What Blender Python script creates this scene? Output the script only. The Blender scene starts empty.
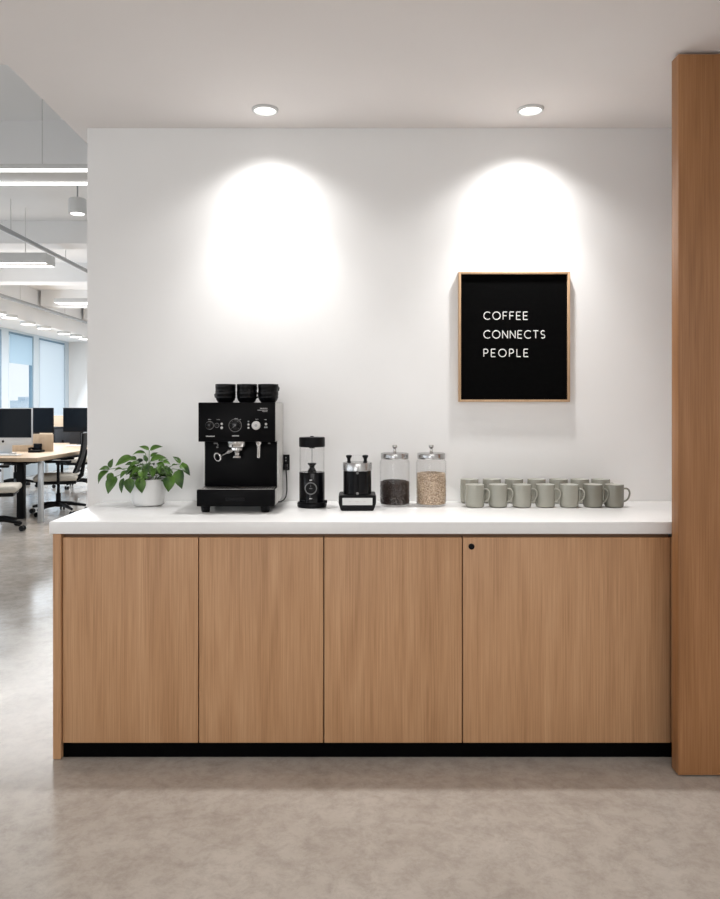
import bpy, bmesh, math, random
from mathutils import Vector, Matrix
PI = math.pi
C = bpy.context.scene.collection
scn = bpy.context.scene

# ------------------------------------------------------------------ camera
F, VX, VY, EYE = 740.0, 352.0, 406.0, 1.345        # focal length in px, vanishing point, eye height
cd = bpy.data.cameras.new('camera'); cam = bpy.data.objects.new('camera', cd); C.objects.link(cam)
cam.location = (0, 0, EYE); cam.rotation_euler = (PI/2, 0, 0)
cd.sensor_fit = 'VERTICAL'; cd.sensor_height = 24.0; cd.lens = 24.0*F/899.0
cd.shift_x = (360-VX)/899.0; cd.shift_y = -(449.5-VY)/899.0
cd.clip_start = .05; cd.clip_end = 300
scn.camera = cam

# ------------------------------------------------------------------ world, big lights, exposure
w = bpy.data.worlds.new('sky'); scn.world = w; w.use_nodes = True
wb = w.node_tree.nodes['Background']; wb.inputs[0].default_value = (.93, .97, 1.0, 1); wb.inputs[1].default_value = 1.05
scn.view_settings.view_transform = 'Standard'; scn.view_settings.look = 'None'
scn.view_settings.gamma = 1; scn.view_settings.use_curve_mapping = False
scn.view_settings.exposure = 0.0

def area(name, loc, rot, sx, sy, power, col):
    l = bpy.data.lights.new(name, 'AREA'); l.shape = 'RECTANGLE'; l.size = sx; l.size_y = sy
    l.energy = power; l.color = col
    o = bpy.data.objects.new(name, l); o.location = loc; o.rotation_euler = rot; C.objects.link(o); return o
# daylight through the long window wall on the left (points +X)
area('window_daylight_far', (-6.02, 11.9, 1.5), (0, -PI/2+.38, 0), 1.8, 7.6, 190, (.86, .93, 1))
area('window_daylight_near', (-6.02, 0.5, 1.5), (0, -PI/2+.25, 0), 1.8, 9.0, 65, (.95, .97, 1))
# added frontal fill, behind the camera and towards its left (points +Y)
area('window_daylight_rear', (-2.6, -6.8, 1.6), (PI/2, 0, 0), 3.0, 2.0, 62, (1, 1, 1))
# added overhead fill behind the camera, then the ceiling lamps over the desks
area('ceiling_lamps_rear', (.4, -1.3, 2.6), (0, 0, 0), 2.6, 2.0, 60, (1, .99, .98))
area('ceiling_lamps_desks', (-3.7, 11.2, 2.70), (0, 0, 0), 3.2, 6.0, 210, (1, .99, .985))
scn.cycles.transparent_max_bounces = 24

# ------------------------------------------------------------------ materials
def mat(name, col, rough=.5, metal=0, spec=.5, **kw):
    m = bpy.data.materials.new(name); m.use_nodes = True
    b = m.node_tree.nodes['Principled BSDF']
    b.inputs['Base Color'].default_value = (*col, 1); b.inputs['Roughness'].default_value = rough
    b.inputs['Metallic'].default_value = metal; b.inputs['Specular IOR Level'].default_value = spec
    for k, v in kw.items(): b.inputs[k.replace('_', ' ')].default_value = v
    return m
def nd(m, t): return m.node_tree.nodes.new(t)
def lk(m, a, b): m.node_tree.links.new(a, b)
def bsdf(m): return m.node_tree.nodes['Principled BSDF']
def noisy(m, c1, c2, scale, bump=0, detail=6, stretch=(1, 1, 1), rough=None):
    tc = nd(m, 'ShaderNodeTexCoord'); mp = nd(m, 'ShaderNodeMapping'); mp.inputs['Scale'].default_value = stretch
    lk(m, tc.outputs['Object'], mp.inputs[0])
    n = nd(m, 'ShaderNodeTexNoise'); n.inputs['Scale'].default_value = scale; n.inputs['Detail'].default_value = detail
    lk(m, mp.outputs[0], n.inputs[0])
    r = nd(m, 'ShaderNodeValToRGB'); r.color_ramp.elements[0].color = (*c1, 1); r.color_ramp.elements[1].color = (*c2, 1)
    r.color_ramp.elements[0].position = .3; r.color_ramp.elements[1].position = .7
    lk(m, n.outputs[0], r.inputs[0]); lk(m, r.outputs[0], bsdf(m).inputs['Base Color'])
    if rough:
        q = nd(m, 'ShaderNodeMapRange'); q.inputs['To Min'].default_value = rough[0]; q.inputs['To Max'].default_value = rough[1]
        lk(m, n.outputs[0], q.inputs[0]); lk(m, q.outputs[0], bsdf(m).inputs['Roughness'])
    if bump:
        bp = nd(m, 'ShaderNodeBump'); bp.inputs['Strength'].default_value = bump; bp.inputs['Distance'].default_value = .002
        lk(m, n.outputs[0], bp.inputs['Height']); lk(m, bp.outputs[0], bsdf(m).inputs['Normal'])
    return m
M = {}
M['wall'] = noisy(mat('painted_wall', (.8, .8, .8), .85, spec=.2), (.875, .872, .865), (.895, .892, .885), 3, .05)
M['ceil'] = noisy(mat('painted_ceiling', (.8, .8, .8), .9, spec=.15), (.83, .79, .77), (.85, .81, .79), 2)
M['officeceil'] = noisy(mat('office_ceiling_paint', (.6, .6, .6), .9, spec=.1), (.90, .90, .90), (.93, .93, .93), .8)

def concrete():
    m = mat('polished_concrete', (.4, .37, .34), .25, spec=.5)
    tc = nd(m, 'ShaderNodeTexCoord')
    def noise(s, d, r=.55, dist=0):
        n = nd(m, 'ShaderNodeTexNoise'); n.inputs['Scale'].default_value = s; n.inputs['Detail'].default_value = d
        n.inputs['Roughness'].default_value = r; n.inputs['Distortion'].default_value = dist
        lk(m, tc.outputs['Object'], n.inputs[0]); return n
    a = noise(1.9, 12, .72, .12); r = nd(m, 'ShaderNodeValToRGB')
    e = r.color_ramp.elements; e[0].position = .30; e[0].color = (.42, .375, .33, 1); e[1].position = .70; e[1].color = (.56, .515, .465, 1)
    lk(m, a.outputs[0], r.inputs[0])
    b = noise(13, 12, .80, .25); r2 = nd(m, 'ShaderNodeValToRGB')
    e = r2.color_ramp.elements; e[0].position = .36; e[0].color = (.77, .76, .75, 1); e[1].position = .56; e[1].color = (1.0, 1.0, 1.0, 1)
    lk(m, b.outputs[0], r2.inputs[0])
    mx = nd(m, 'ShaderNodeMix'); mx.data_type = 'RGBA'; mx.blend_type = 'MULTIPLY'; mx.inputs[0].default_value = 1
    lk(m, r.outputs[0], mx.inputs[6]); lk(m, r2.outputs[0], mx.inputs[7]); lk(m, mx.outputs[2], bsdf(m).inputs['Base Color'])
    q = nd(m, 'ShaderNodeMapRange'); q.inputs['From Min'].default_value = .3; q.inputs['From Max'].default_value = .7
    q.inputs['To Min'].default_value = .10; q.inputs['To Max'].default_value = .23
    lk(m, a.outputs[0], q.inputs[0]); lk(m, q.outputs[0], bsdf(m).inputs['Roughness'])
    bp = nd(m, 'ShaderNodeBump'); bp.inputs['Strength'].default_value = .06; bp.inputs['Distance'].default_value = .004
    lk(m, b.outputs[0], bp.inputs['Height']); lk(m, bp.outputs[0], bsdf(m).inputs['Normal'])
    return m
M['concrete'] = concrete()

def oak(name, dark, mid, light, rough=.45):
    m = mat(name, mid, rough, spec=.45)
    tc = nd(m, 'ShaderNodeTexCoord'); oi = nd(m, 'ShaderNodeObjectInfo')
    sc_ = nd(m, 'ShaderNodeVectorMath'); sc_.operation = 'SCALE'; sc_.inputs['Scale'].default_value = 7.3
    cb = nd(m, 'ShaderNodeCombineXYZ'); lk(m, oi.outputs['Random'], cb.inputs[0]); lk(m, oi.outputs['Random'], cb.inputs[2])
    lk(m, cb.outputs[0], sc_.inputs[0])
    ad = nd(m, 'ShaderNodeVectorMath'); lk(m, tc.outputs['Object'], ad.inputs[0]); lk(m, sc_.outputs[0], ad.inputs[1])
    def n(stretch, scale, det, dist=0):
        mp = nd(m, 'ShaderNodeMapping'); mp.inputs['Scale'].default_value = stretch; lk(m, ad.outputs[0], mp.inputs[0])
        k = nd(m, 'ShaderNodeTexNoise'); k.inputs['Scale'].default_value = scale; k.inputs['Detail'].default_value = det
        k.inputs['Distortion'].default_value = dist; lk(m, mp.outputs[0], k.inputs[0]); return k
    fine = n((1, 1, .018), 190, 4); broad = n((1, 1, .07), 13, 5, .8)
    r = nd(m, 'ShaderNodeValToRGB'); e = r.color_ramp.elements
    e[0].position = .25; e[0].color = (*dark, 1); e[1].position = .72; e[1].color = (*light, 1)
    x = e.new(.48); x.color = (*mid, 1)
    mx = nd(m, 'ShaderNodeMath'); mx.operation = 'MULTIPLY_ADD'; mx.inputs[1].default_value = .52
    k2 = nd(m, 'ShaderNodeMath'); k2.operation = 'MULTIPLY'; k2.inputs[1].default_value = .48
    lk(m, broad.outputs[0], k2.inputs[0]); lk(m, fine.outputs[0], mx.inputs[0]); lk(m, k2.outputs[0], mx.inputs[2])
    lk(m, mx.outputs[0], r.inputs[0]); lk(m, r.outputs[0], bsdf(m).inputs['Base Color'])
    bp = nd(m, 'ShaderNodeBump'); bp.inputs['Strength'].default_value = .08; bp.inputs['Distance'].default_value = .001
    lk(m, fine.outputs[0], bp.inputs['Height']); lk(m, bp.outputs[0], bsdf(m).inputs['Normal'])
    return m
M['oak'] = oak('oak_veneer', (.34, .172, .076), (.525, .290, .145), (.67, .405, .228))
M['oakdark'] = oak('oak_panel_veneer', (.205, .088, .030), (.325, .148, .056), (.435, .215, .092))
M['frameoak'] = oak('frame_oak', (.42, .26, .14), (.52, .34, .20), (.60, .42, .27))
M['oaklight'] = oak('light_oak', (.36, .26, .175), (.43, .325, .225), (.50, .385, .275))
M['carcass'] = mat('carcass_board', (.20, .11, .06), .6)
M['quartz'] = noisy(mat('white_quartz', (.8, .8, .8), .22), (.88, .875, .865), (.90, .895, .885), 40)
M['black'] = mat('black_plastic', (.004, .004, .005), .42, spec=.14)
M['blackgloss'] = mat('black_gloss', (.003, .003, .004), .14, spec=.22)
M['blackmatte'] = noisy(mat('black_felt', (.008, .008, .008), .8, spec=.03), (.0015, .0015, .0016), (.003, .003, .003), 60)
M['blackmetal'] = mat('black_coated_steel', (.0032, .0032, .0038), .33, spec=.07)
M['ceramicblack'] = mat('black_ceramic', (.004, .004, .005), .28, spec=.2)
M['plinth'] = mat('black_plinth', (.001, .001, .0012), .6, spec=.04)
M['chrome'] = mat('chrome', (.62, .61, .60), .14, 1)
M['lidsteel'] = mat('lid_steel', (.50, .50, .50), .24, 1)
M['steel'] = noisy(mat('brushed_steel', (.6, .6, .6), .38, 1), (.56, .55, .53), (.66, .65, .63), 60, 0, 3, (1, 1, 8))
M['silver'] = mat('silver_knob', (.62, .61, .60), .45, .6)
M['whiteplastic'] = mat('white_plastic', (.66, .66, .65), .4)
M['mark'] = mat('white_print', (.70, .70, .70), .6)
M['greymark'] = mat('grey_print', (.20, .20, .20), .5)
M['letter'] = mat('white_letters', (.86, .86, .85), .5)
M['pot'] = noisy(mat('white_ceramic', (.8, .8, .8), .45), (.76, .76, .75), (.82, .82, .81), 12)
M['soil'] = noisy(mat('soil', (.03, .02, .015), .95), (.012, .009, .007), (.05, .035, .025), 80, .6)
M['mug'] = noisy(mat('sage_glaze', (.3, .3, .26), .22), (.33, .325, .275), (.37, .365, .315), 8)
M['mugin'] = mat('pale_glaze_inside', (.62, .62, .57), .3)
M['mugdark'] = noisy(mat('dark_sage_glaze', (.2, .2, .17), .22), (.205, .20, .165), (.24, .235, .195), 8)  # darker tone of the mug colour, for the two rightmost front mugs
M['bean'] = noisy(mat('coffee_bean', (.035, .017, .01), .4), (.004, .002, .0015), (.050, .024, .014), 170)
M['bean2'] = noisy(mat('pale_bean', (.5, .36, .22), .6), (.22, .12, .06), (.92, .76, .58), 170)
M['grey'] = mat('grey_metal', (.36, .37, .38), .4, .5)
M['alum'] = mat('aluminium', (.60, .62, .64), .38, .8)
M['frame'] = mat('window_frame_paint', (.20, .33, .45), .5)
M['framelight'] = mat('window_wall_paint', (.62, .72, .80), .6)
M['screen'] = mat('dark_screen', (.003, .005, .008), .12, spec=.10)
M['beige'] = noisy(mat('beige_fabric', (.5, .46, .4), .9), (.50, .46, .40), (.58, .54, .48), 60)
M['meshfab'] = noisy(mat('black_mesh_fabric', (.02, .02, .022), .8), (.012, .013, .016), (.03, .032, .038), 120)
M['building'] = noisy(mat('distant_facade', (.45, .58, .68), .8), (.40, .54, .66), (.60, .70, .78), .6, 0, 2, (1, 1, 4))

def leafmat():
    m = mat('leaf', (.1, .22, .05), .38, spec=.45)
    at = nd(m, 'ShaderNodeTexCoord'); n = nd(m, 'ShaderNodeTexNoise'); n.inputs['Scale'].default_value = 14; n.inputs['Detail'].default_value = 3
    lk(m, at.outputs['Object'], n.inputs[0])
    r = nd(m, 'ShaderNodeValToRGB'); e = r.color_ramp.elements
    e[0].position = .35; e[0].color = (.006, .032, .006, 1); e[1].position = .72; e[1].color = (.095, .21, .02, 1)
    lk(m, n.outputs[0], r.inputs[0]); lk(m, r.outputs[0], bsdf(m).inputs['Base Color'])
    return m
M['leaf'] = leafmat()
M['stem'] = mat('green_stem', (.10, .20, .05), .5)

def thin_glass(name, tint=(1, 1, 1), edge=.55):
    m = bpy.data.materials.new(name); m.use_nodes = True; t = m.node_tree; t.nodes.clear()
    o = t.nodes.new('ShaderNodeOutputMaterial'); x = t.nodes.new('ShaderNodeMixShader'); f = t.nodes.new('ShaderNodeLayerWeight')
    f.inputs[0].default_value = .5
    p = t.nodes.new('ShaderNodeMath'); p.operation = 'POWER'; p.inputs[1].default_value = 4
    q = t.nodes.new('ShaderNodeMath'); q.operation = 'MULTIPLY_ADD'; q.inputs[1].default_value = edge; q.inputs[2].default_value = .016
    a = t.nodes.new('ShaderNodeBsdfTransparent'); a.inputs[0].default_value = (*tint, 1)
    g = t.nodes.new('ShaderNodeBsdfGlossy'); g.inputs['Roughness'].default_value = .03
    t.links.new(f.outputs['Facing'], p.inputs[0]); t.links.new(p.outputs[0], q.inputs[0])
    t.links.new(q.outputs[0], x.inputs[0]); t.links.new(a.outputs[0], x.inputs[1]); t.links.new(g.outputs[0], x.inputs[2])
    t.links.new(x.outputs[0], o.inputs[0]); return m
M['glass'] = thin_glass('jar_glass', (.99, .99, .99), .6)
M['pane'] = thin_glass('window_glass', (.96, .98, 1), .3)
def translucent(name, col, amt):
    m = bpy.data.materials.new(name); m.use_nodes = True; t = m.node_tree; t.nodes.clear()
    o = t.nodes.new('ShaderNodeOutputMaterial'); x = t.nodes.new('ShaderNodeMixShader'); x.inputs[0].default_value = amt
    a = t.nodes.new('ShaderNodeBsdfDiffuse'); a.inputs[0].default_value = (*col, 1)
    g = t.nodes.new('ShaderNodeBsdfTranslucent'); g.inputs[0].default_value = (*col, 1)
    t.links.new(a.outputs[0], x.inputs[1]); t.links.new(g.outputs[0], x.inputs[2]); t.links.new(x.outputs[0], o.inputs[0]); return m
M['blind'] = translucent('blue_roller_fabric', (.70, .84, .93), .6)
M['blindwhite'] = translucent('white_roller_fabric', (.90, .96, 1), .65)
def glow(name, col, s):
    m = bpy.data.materials.new(name); m.use_nodes = True; t = m.node_tree; t.nodes.clear()
    o = t.nodes.new('ShaderNodeOutputMaterial'); e = t.nodes.new('ShaderNodeEmission')
    e.inputs[0].default_value = (*col, 1); e.inputs[1].default_value = s
    t.links.new(e.outputs[0], o.inputs[0]); return m
M['lamp'] = glow('lamp_diffuser', (1, .98, .96), 5)
M['lampdown'] = glow('downlight_lens', (1, .97, .93), 3)

# ------------------------------------------------------------------ mesh helpers
def BM(): return bmesh.new()
def merge(bm, t, mtx=None):
    if mtx is not None: bmesh.ops.transform(t, matrix=mtx, verts=t.verts)
    me = bpy.data.meshes.new('tmp'); t.to_mesh(me); t.free(); bm.from_mesh(me); bpy.data.meshes.remove(me)
def bx(bm, x0, x1, y0, y1, z0, z1, bev=0, seg=2, mtx=None):
    t = bmesh.new(); bmesh.ops.create_cube(t, size=1)
    for v in t.verts:
        v.co = Vector(((x0+x1)/2+v.co.x*(x1-x0), (y0+y1)/2+v.co.y*(y1-y0), (z0+z1)/2+v.co.z*(z1-z0)))
    if bev: bmesh.ops.bevel(t, geom=t.edges[:], offset=bev, segments=seg, affect='EDGES', profile=.5)
    merge(bm, t, mtx); return bm
def lathe(bm, prof, cx=0, cy=0, cz=0, n=36, mtx=None):
    t = bmesh.new(); rings = []
    for r, z in prof:
        if r < 1e-6: rings.append([t.verts.new((0, 0, z))])
        else: rings.append([t.verts.new((r*math.cos(2*PI*k/n), r*math.sin(2*PI*k/n), z)) for k in range(n)])
    for a, b in zip(rings, rings[1:]):
        for k in range(n):
            k2 = (k+1) % n
            if len(a) == 1 and len(b) == 1: continue
            if len(a) == 1: t.faces.new((a[0], b[k], b[k2]))
            elif len(b) == 1: t.faces.new((a[k], b[0], a[k2]))
            else: t.faces.new((a[k], b[k], b[k2], a[k2]))
    bmesh.ops.recalc_face_normals(t, faces=t.faces)
    merge(bm, t, Matrix.Translation((cx, cy, cz)) @ (mtx or Matrix())); return bm
def cyl(bm, r, z0, z1, cx=0, cy=0, bev=0, n=32, mtx=None, cz=0):
    b = bev
    if b: p = [(0, z0), (r-b, z0), (r-b*.3, z0+b*.3), (r, z0+b), (r, z1-b), (r-b*.3, z1-b*.3), (r-b, z1), (0, z1)]
    else: p = [(0, z0), (r, z0), (r, z1), (0, z1)]
    return lathe(bm, p, cx, cy, cz, n, mtx)
def tube(bm, pts, r, n=10, caps=True):
    pts = [Vector(p) for p in pts]; rs = r if isinstance(r, (list, tuple)) else [r]*len(pts)
    t = bmesh.new(); closed = (pts[0]-pts[-1]).length < 1e-6 and len(pts) > 3
    if closed: pts = pts[:-1]; rs = rs[:len(pts)]
    m = len(pts); tang = []
    for i in range(m):
        if closed: d = pts[(i+1) % m]-pts[i-1]
        elif i == 0: d = pts[1]-pts[0]
        elif i == m-1: d = pts[-1]-pts[-2]
        else: d = (pts[i+1]-pts[i]).normalized()+(pts[i]-pts[i-1]).normalized()
        tang.append(d.normalized())
    up = Vector((0, 0, 1)) if abs(tang[0].z) < .9 else Vector((1, 0, 0))
    u = (up-tang[0]*up.dot(tang[0])).normalized(); rings = []
    for i in range(m):
        u = (u-tang[i]*u.dot(tang[i])).normalized(); v = tang[i].cross(u)
        rings.append([t.verts.new(pts[i]+(u*math.cos(2*PI*k/n)+v*math.sin(2*PI*k/n))*rs[i]) for k in range(n)])
    for i in range(m if closed else m-1):
        a, b = rings[i], rings[(i+1) % m]
        for k in range(n): t.faces.new((a[k], a[(k+1) % n], b[(k+1) % n], b[k]))
    if caps and not closed: t.faces.new(rings[0][::-1]); t.faces.new(rings[-1])
    bmesh.ops.recalc_face_normals(t, faces=t.faces); merge(bm, t); return bm
def arc(cx, cz, r, a0, a1, y=0, n=20):
    return [Vector((cx+r*math.cos(math.radians(a0+(a1-a0)*k/n)), y, cz+r*math.sin(math.radians(a0+(a1-a0)*k/n)))) for k in range(n+1)]
RX = Matrix.Rotation(PI/2, 4, 'X')       # lathe axis +Z -> -Y (towards the camera)
RYX = Matrix.Rotation(PI/2, 4, 'Y')      # lathe axis +Z -> +X

def wloc(o):
    v = Vector(o.location)
    while o.parent: o = o.parent; v += Vector(o.location)
    return v
def obj(name, bm, m, parent=None, loc=None, angle=38, mats=None, mi=None):
    """links a bmesh written in world coordinates as ONE mesh object whose origin is loc (or its parent's origin)"""
    org = Vector(loc) if loc is not None else (wloc(parent) if parent else Vector((0, 0, 0)))
    bmesh.ops.translate(bm, verts=bm.verts, vec=-org)
    me = bpy.data.meshes.new(name); bm.to_mesh(me); bm.free()
    me.materials.append(M[m] if isinstance(m, str) else m)
    for f in me.polygons: f.use_smooth = True
    me.set_sharp_from_angle(angle=math.radians(angle))
    o = bpy.data.objects.new(name, me); C.objects.link(o)
    if parent: o.parent = parent; o.location = org-wloc(parent)
    else: o.location = org
    return o
def tag(o, label, cat, group=None, kind=None):
    o['label'] = label; o['category'] = cat
    if group: o['group'] = group
    if kind: o['kind'] = kind
    return o
def thing(name, label, cat, loc=(0, 0, 0), group=None):
    o = bpy.data.objects.new(name, None); C.objects.link(o); o.location = loc; o.empty_display_size = .05
    return tag(o, label, cat, group)
def struct(name, bm, m, loc=None):
    o = obj(name, bm, m, None, loc); o['kind'] = 'structure'; return o
def kids(o): return [c for c in bpy.data.objects if c.parent == o]
def copy_thing(o, loc, label, rotz=None, scale=None):
    r = o.copy(); C.objects.link(r); r.location = loc; r['label'] = label
    if rotz is not None: r.rotation_euler = (0, 0, rotz)
    if scale is not None: r.scale = scale
    for ch in kids(o):
        c = ch.copy(); C.objects.link(c); c.parent = r
        for g in kids(ch):
            d = g.copy(); C.objects.link(d); d.parent = c
    return r
def at(px, py, d): return Vector(((px-VX)*d/F, d, EYE-(py-VY)*d/F))

# ------------------------------------------------------------------ the setting
YW = 3.43                      # face of the coffee wall
ZC = 2.633                     # lower ceiling
struct('floor', bx(BM(), -6.6, 6, -7, 17, -.12, 0), 'concrete')
struct('wall_back', bx(BM(), -1.227, 1.95, YW, YW+.22, 0, 3.4), 'wall')
struct('wall_right', bx(BM(), 1.80, 1.95, -7, YW, 0, 3.4), 'wall')
b = BM(); bx(b, -1.30, 1.80, 2.793, YW, ZC, 3.32); bx(b, -1.30, -1.227, YW, 3.75, ZC, 3.32); bx(b, -6.3, 1.80, -7, 2.793, ZC, 3.32)
struct('ceiling', b, 'ceil')
b = BM(); bx(b, -6.6, -4.2, -7.2, -7, 0, 3.32); bx(b, -1.0, 6, -7.2, -7, 0, 3.32); bx(b, -4.2, -1.0, -7.2, -7, 0, .5); bx(b, -4.2, -1.0, -7.2, -7, 2.65, 3.32)
struct('wall_rear', b, 'wall')
struct('ceiling_office', bx(BM(), -6.6, 6, 2.793, 17, 3.32, 3.45), 'officeceil')
for k, (y0, y1, z) in enumerate([(5.12, 5.5, 3.0), (7.9, 8.2, 3.08), (10.2, 10.5, 3.06), (12.6, 12.9, 3.05), (14.6, 14.9, 3.05)]):
    struct('trim_%d' % (k+1), bx(BM(), -5.3, 6, y0, y1, z, 3.32), 'officeceil')
struct('trim_6', bx(BM(), -6.2, -5.35, 2.793, 16.2, 2.74, 3.32, .01), 'officeceil')
struct('wall_far', bx(BM(), -6.6, 6, 16.2, 16.35, 0, 3.32), 'wall')
# window wall on the left: spandrel, head, columns between the openings
XL = -6.2
opens = [(-6.3, -4.2), (-3.8, -1.7), (-1.3, .8), (1.2, 3.3), (3.7, 5.8), (6.2, 8.3), (8.7, 10.8), (11.0, 13.10), (13.36, 14.42), (14.66, 16.0)]
b = BM(); bx(b, XL-.08, XL, -7, 16.2, 0, .35); bx(b, XL-.08, XL, -7, 16.2, 2.70, 3.32)
prev = -7
for y0, y1 in opens+[(16.2, 0)]:
    bx(b, XL-.08, XL, prev, y0, .35, 2.70); prev = y1
struct('wall_left', b, 'framelight')
for k, (y0, y1) in enumerate(opens):
    b = BM(); s = .05; x0, x1 = XL-.075, XL-.02
    bx(b, x0, x1, y0, y0+s, .35, 2.7); bx(b, x0, x1, y1-s, y1, .35, 2.7); bx(b, x0, x1, y0+s, y1-s, .35, .35+s); bx(b, x0, x1, y0+s, y1-s, 2.7-s, 2.7)
    wf = struct('window_%d' % (k+1), b, 'frame', (XL, (y0+y1)/2, .35))
    obj('pane', bx(BM(), XL-.052, XL-.044, y0+s, y1-s, .35+s, 2.7-s), 'pane', wf)
tag(obj('roller_blind', bx(BM(), XL-.015, XL-.006, 13.42, 14.36, 2.13, 2.66), 'blind'), 'blue roller blind pulled a third of the way down the clear window', 'blind')
tag(obj('roller_blind', bx(BM(), XL-.015, XL-.006, 14.70, 15.97, .40, 2.66), 'blindwhite'), 'pale white roller blind drawn fully down beside the clear window', 'blind')
tag(obj('roller_blind', bx(BM(), XL-.015, XL-.006, 11.05, 13.05, 2.05, 2.66), 'blind'), 'blue roller blind cut off by the left picture edge', 'blind')
for (px0, px1, y, d, lab) in [(10, 21, 400.5, 70, 'pale blue city building on the skyline through the window, nearer and darker'), (22, 33, 402.5, 95, 'fainter low city building on the skyline beside the taller one')]:
    p0, p1 = at(px0, y, d), at(px1, y, d)
    b = BM(); bx(b, p0.x, p1.x, d, d+8, -14, p0.z); bx(b, p0.x+.3, p0.x+1.0, d+1, d+4, p0.z, p0.z+.35)
    tag(obj('distant_building', b, 'building'), lab, 'building')

# ------------------------------------------------------------------ tall oak panel on the right
b = BM(); bx(b, 1.184, 1.80, 2.684, 2.742, .006, 2.622, .002)
tag(obj('oak_panel', b, 'oakdark', None, (1.45, 2.716, 0)), 'tall oak panel standing floor to ceiling at the right end of the counter', 'panel')

# ------------------------------------------------------------------ counter
YF = 2.824                      # door faces
ZT = .905
wt = bx(BM(), -1.150, 1.795, 2.808, YW-.002, .859, ZT, .003)
tag(obj('worktop', wt, 'quartz', None, (0, 3.1, .859)), 'long white stone worktop running over the oak cabinets', 'countertop')
ep = bx(BM(), -1.137, -1.107, YF-.012, YW-.002, 0.002, .858, .0015)
tag(obj('end_panel', ep, 'oak', None, (-1.122, 3.1, 0)), 'narrow oak end panel reaching the floor at the left of the cabinets', 'panel')
tag(obj('plinth', bx(BM(), -1.105, 1.795, YF+.010, YF+.04, .001, .058), 'plinth', None, (0, YF, 0)), 'recessed black toe kick strip under the oak cabinets', 'plinth')
cabs = [(-1.1055, -.5855, 'leftmost oak cabinet under the plant, beside the narrow end panel'),
        (-.5855, -.1075, 'narrow oak cabinet below the espresso machine, second from the left'),
        (-.1075, .4215, 'oak cabinet below the two glass jars, third from the left'),
        (.4215, 1.2175, 'widest oak cabinet below the sage mugs, with a round black lock')]
for x0, x1, lab in cabs:
    t = thing('cabinet', lab, 'cabinet', ((x0+x1)/2, YF, .06), 'oak base cabinets under the worktop')
    obj('body', bx(BM(), x0+.001, x1-.001, YF+.022, YW-.01, .06, .857), 'carcass', t)
    g = .0022
    dr = obj('door', bx(BM(), x0+g, x1-g, YF, YF+.020, .0595, .843, .0012), 'oak', t)
    if x1 > 1:
        lb = cyl(BM(), .0115, 0, .006, 0, 0, .001, 24, RX); bmesh.ops.translate(lb, verts=lb.verts, vec=(.4555, YF+.001, .809))
        lo = obj('lock', lb, 'black', dr); lo['label'] = 'round black lock'
tag(obj('filler_panel', bx(BM(), 1.2195, 1.795, YF, YF+.02, .0595, .843, .001), 'oak', None, (1.5, YF, .06)), 'oak filler behind the tall panel at the counter end', 'panel')

# ------------------------------------------------------------------ ceiling downlights
for (x, lab) in [(-.377, 'round recessed downlight above the espresso machine, the left of the two'), (.774, 'round recessed downlight above the letter sign, the right of the two')]:
    yl = 3.212
    t = thing('downlight', lab, 'ceiling light', (x, yl, ZC), 'recessed downlights in the lower ceiling')
    obj('trim_ring', lathe(BM(), [(.047, -.001), (.0475, -.010), (.052, -.011), (.057, -.007), (.058, -.0005)], x, yl, ZC, 40), 'whiteplastic', t)
    obj('lens', lathe(BM(), [(0, -.0065), (.025, -.006), (.0472, -.004)], x, yl, ZC, 40), 'lampdown', t)
    for nm, en, ang, bl in (('downlight_flood', 20, 132, .85), ('downlight_core', 50, 84, 1.0)):
        l = bpy.data.lights.new(nm, 'SPOT'); l.energy = en*(1 if x < 0 else 1.15); l.color = (1, .985, .97)
        l.spot_size = math.radians(ang); l.spot_blend = bl; l.shadow_soft_size = .04
        o = bpy.data.objects.new(nm, l); o.location = (x, yl, ZC-.045); C.objects.link(o)

# ------------------------------------------------------------------ letter sign
def letters(bm, text, x, z, h, width, y, r):
    S = {'C': (.82, [arc(.5, .5, .5, 48, 312)]), 'O': (1.0, [arc(.5, .5, .5, 0, 360, n=32)]),
         'F': (.52, [[(0, 0), (0, 1)], [(0, 1), (.52, 1)], [(0, .5), (.46, .5)]]),
         'E': (.55, [[(0, 0), (0, 1)], [(0, 1), (.55, 1)], [(0, .5), (.48, .5)], [(0, 0), (.55, 0)]]),
         'N': (.68, [[(0, 0), (0, 1)], [(0, 1), (.68, 0)], [(.68, 0), (.68, 1)]]),
         'T': (.68, [[(0, 1), (.68, 1)], [(.34, 0), (.34, 1)]]),
         'S': (.56, [arc(.28, .745, .255, 40, 270)+arc(.28, .245, .245, 90, -145)[1:]]),
         'P': (.56, [[(0, 0), (0, 1)], [(0, 1), (.28, 1)]+[(p.x, p.z) for p in arc(.28, .73, .27, 90, -90)]+[(0, .46)]]),
         'L': (.50, [[(0, 0), (0, 1)], [(0, 0), (.5, 0)]])}
    tot = sum(S[c][0] for c in text)*h; gap = (width-tot)/(len(text)-1)
    for c in text:
        wd, strokes = S[c]
        for s in strokes:
            pts = [Vector((p[0], 0, p[1])) if len(p) == 2 else p for p in s]
            tube(bm, [Vector((x+p.x*h, y, z+p.z*h)) for p in pts], r, 8)
        x += wd*h+gap
    return bm
sx0, sx1, sz0, sz1, sy = .4908, 1.003, 1.3638, 1.9624, 3.402
t = thing('letter_sign', 'black sign with white lettering in a thin oak frame on the white wall', 'sign', ((sx0+sx1)/2, YW, (sz0+sz1)/2))
b = BM(); fw = .0105
bx(b, sx0, sx0+fw, sy, YW-.001, sz0, sz1, .001); bx(b, sx1-fw, sx1, sy, YW-.001, sz0, sz1, .001)
bx(b, sx0+fw, sx1-fw, sy, YW-.001, sz1-fw, sz1, .001); bx(b, sx0+fw, sx1-fw, sy, YW-.001, sz0, sz0+fw, .001)
obj('frame', b, 'frameoak', t)
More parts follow.
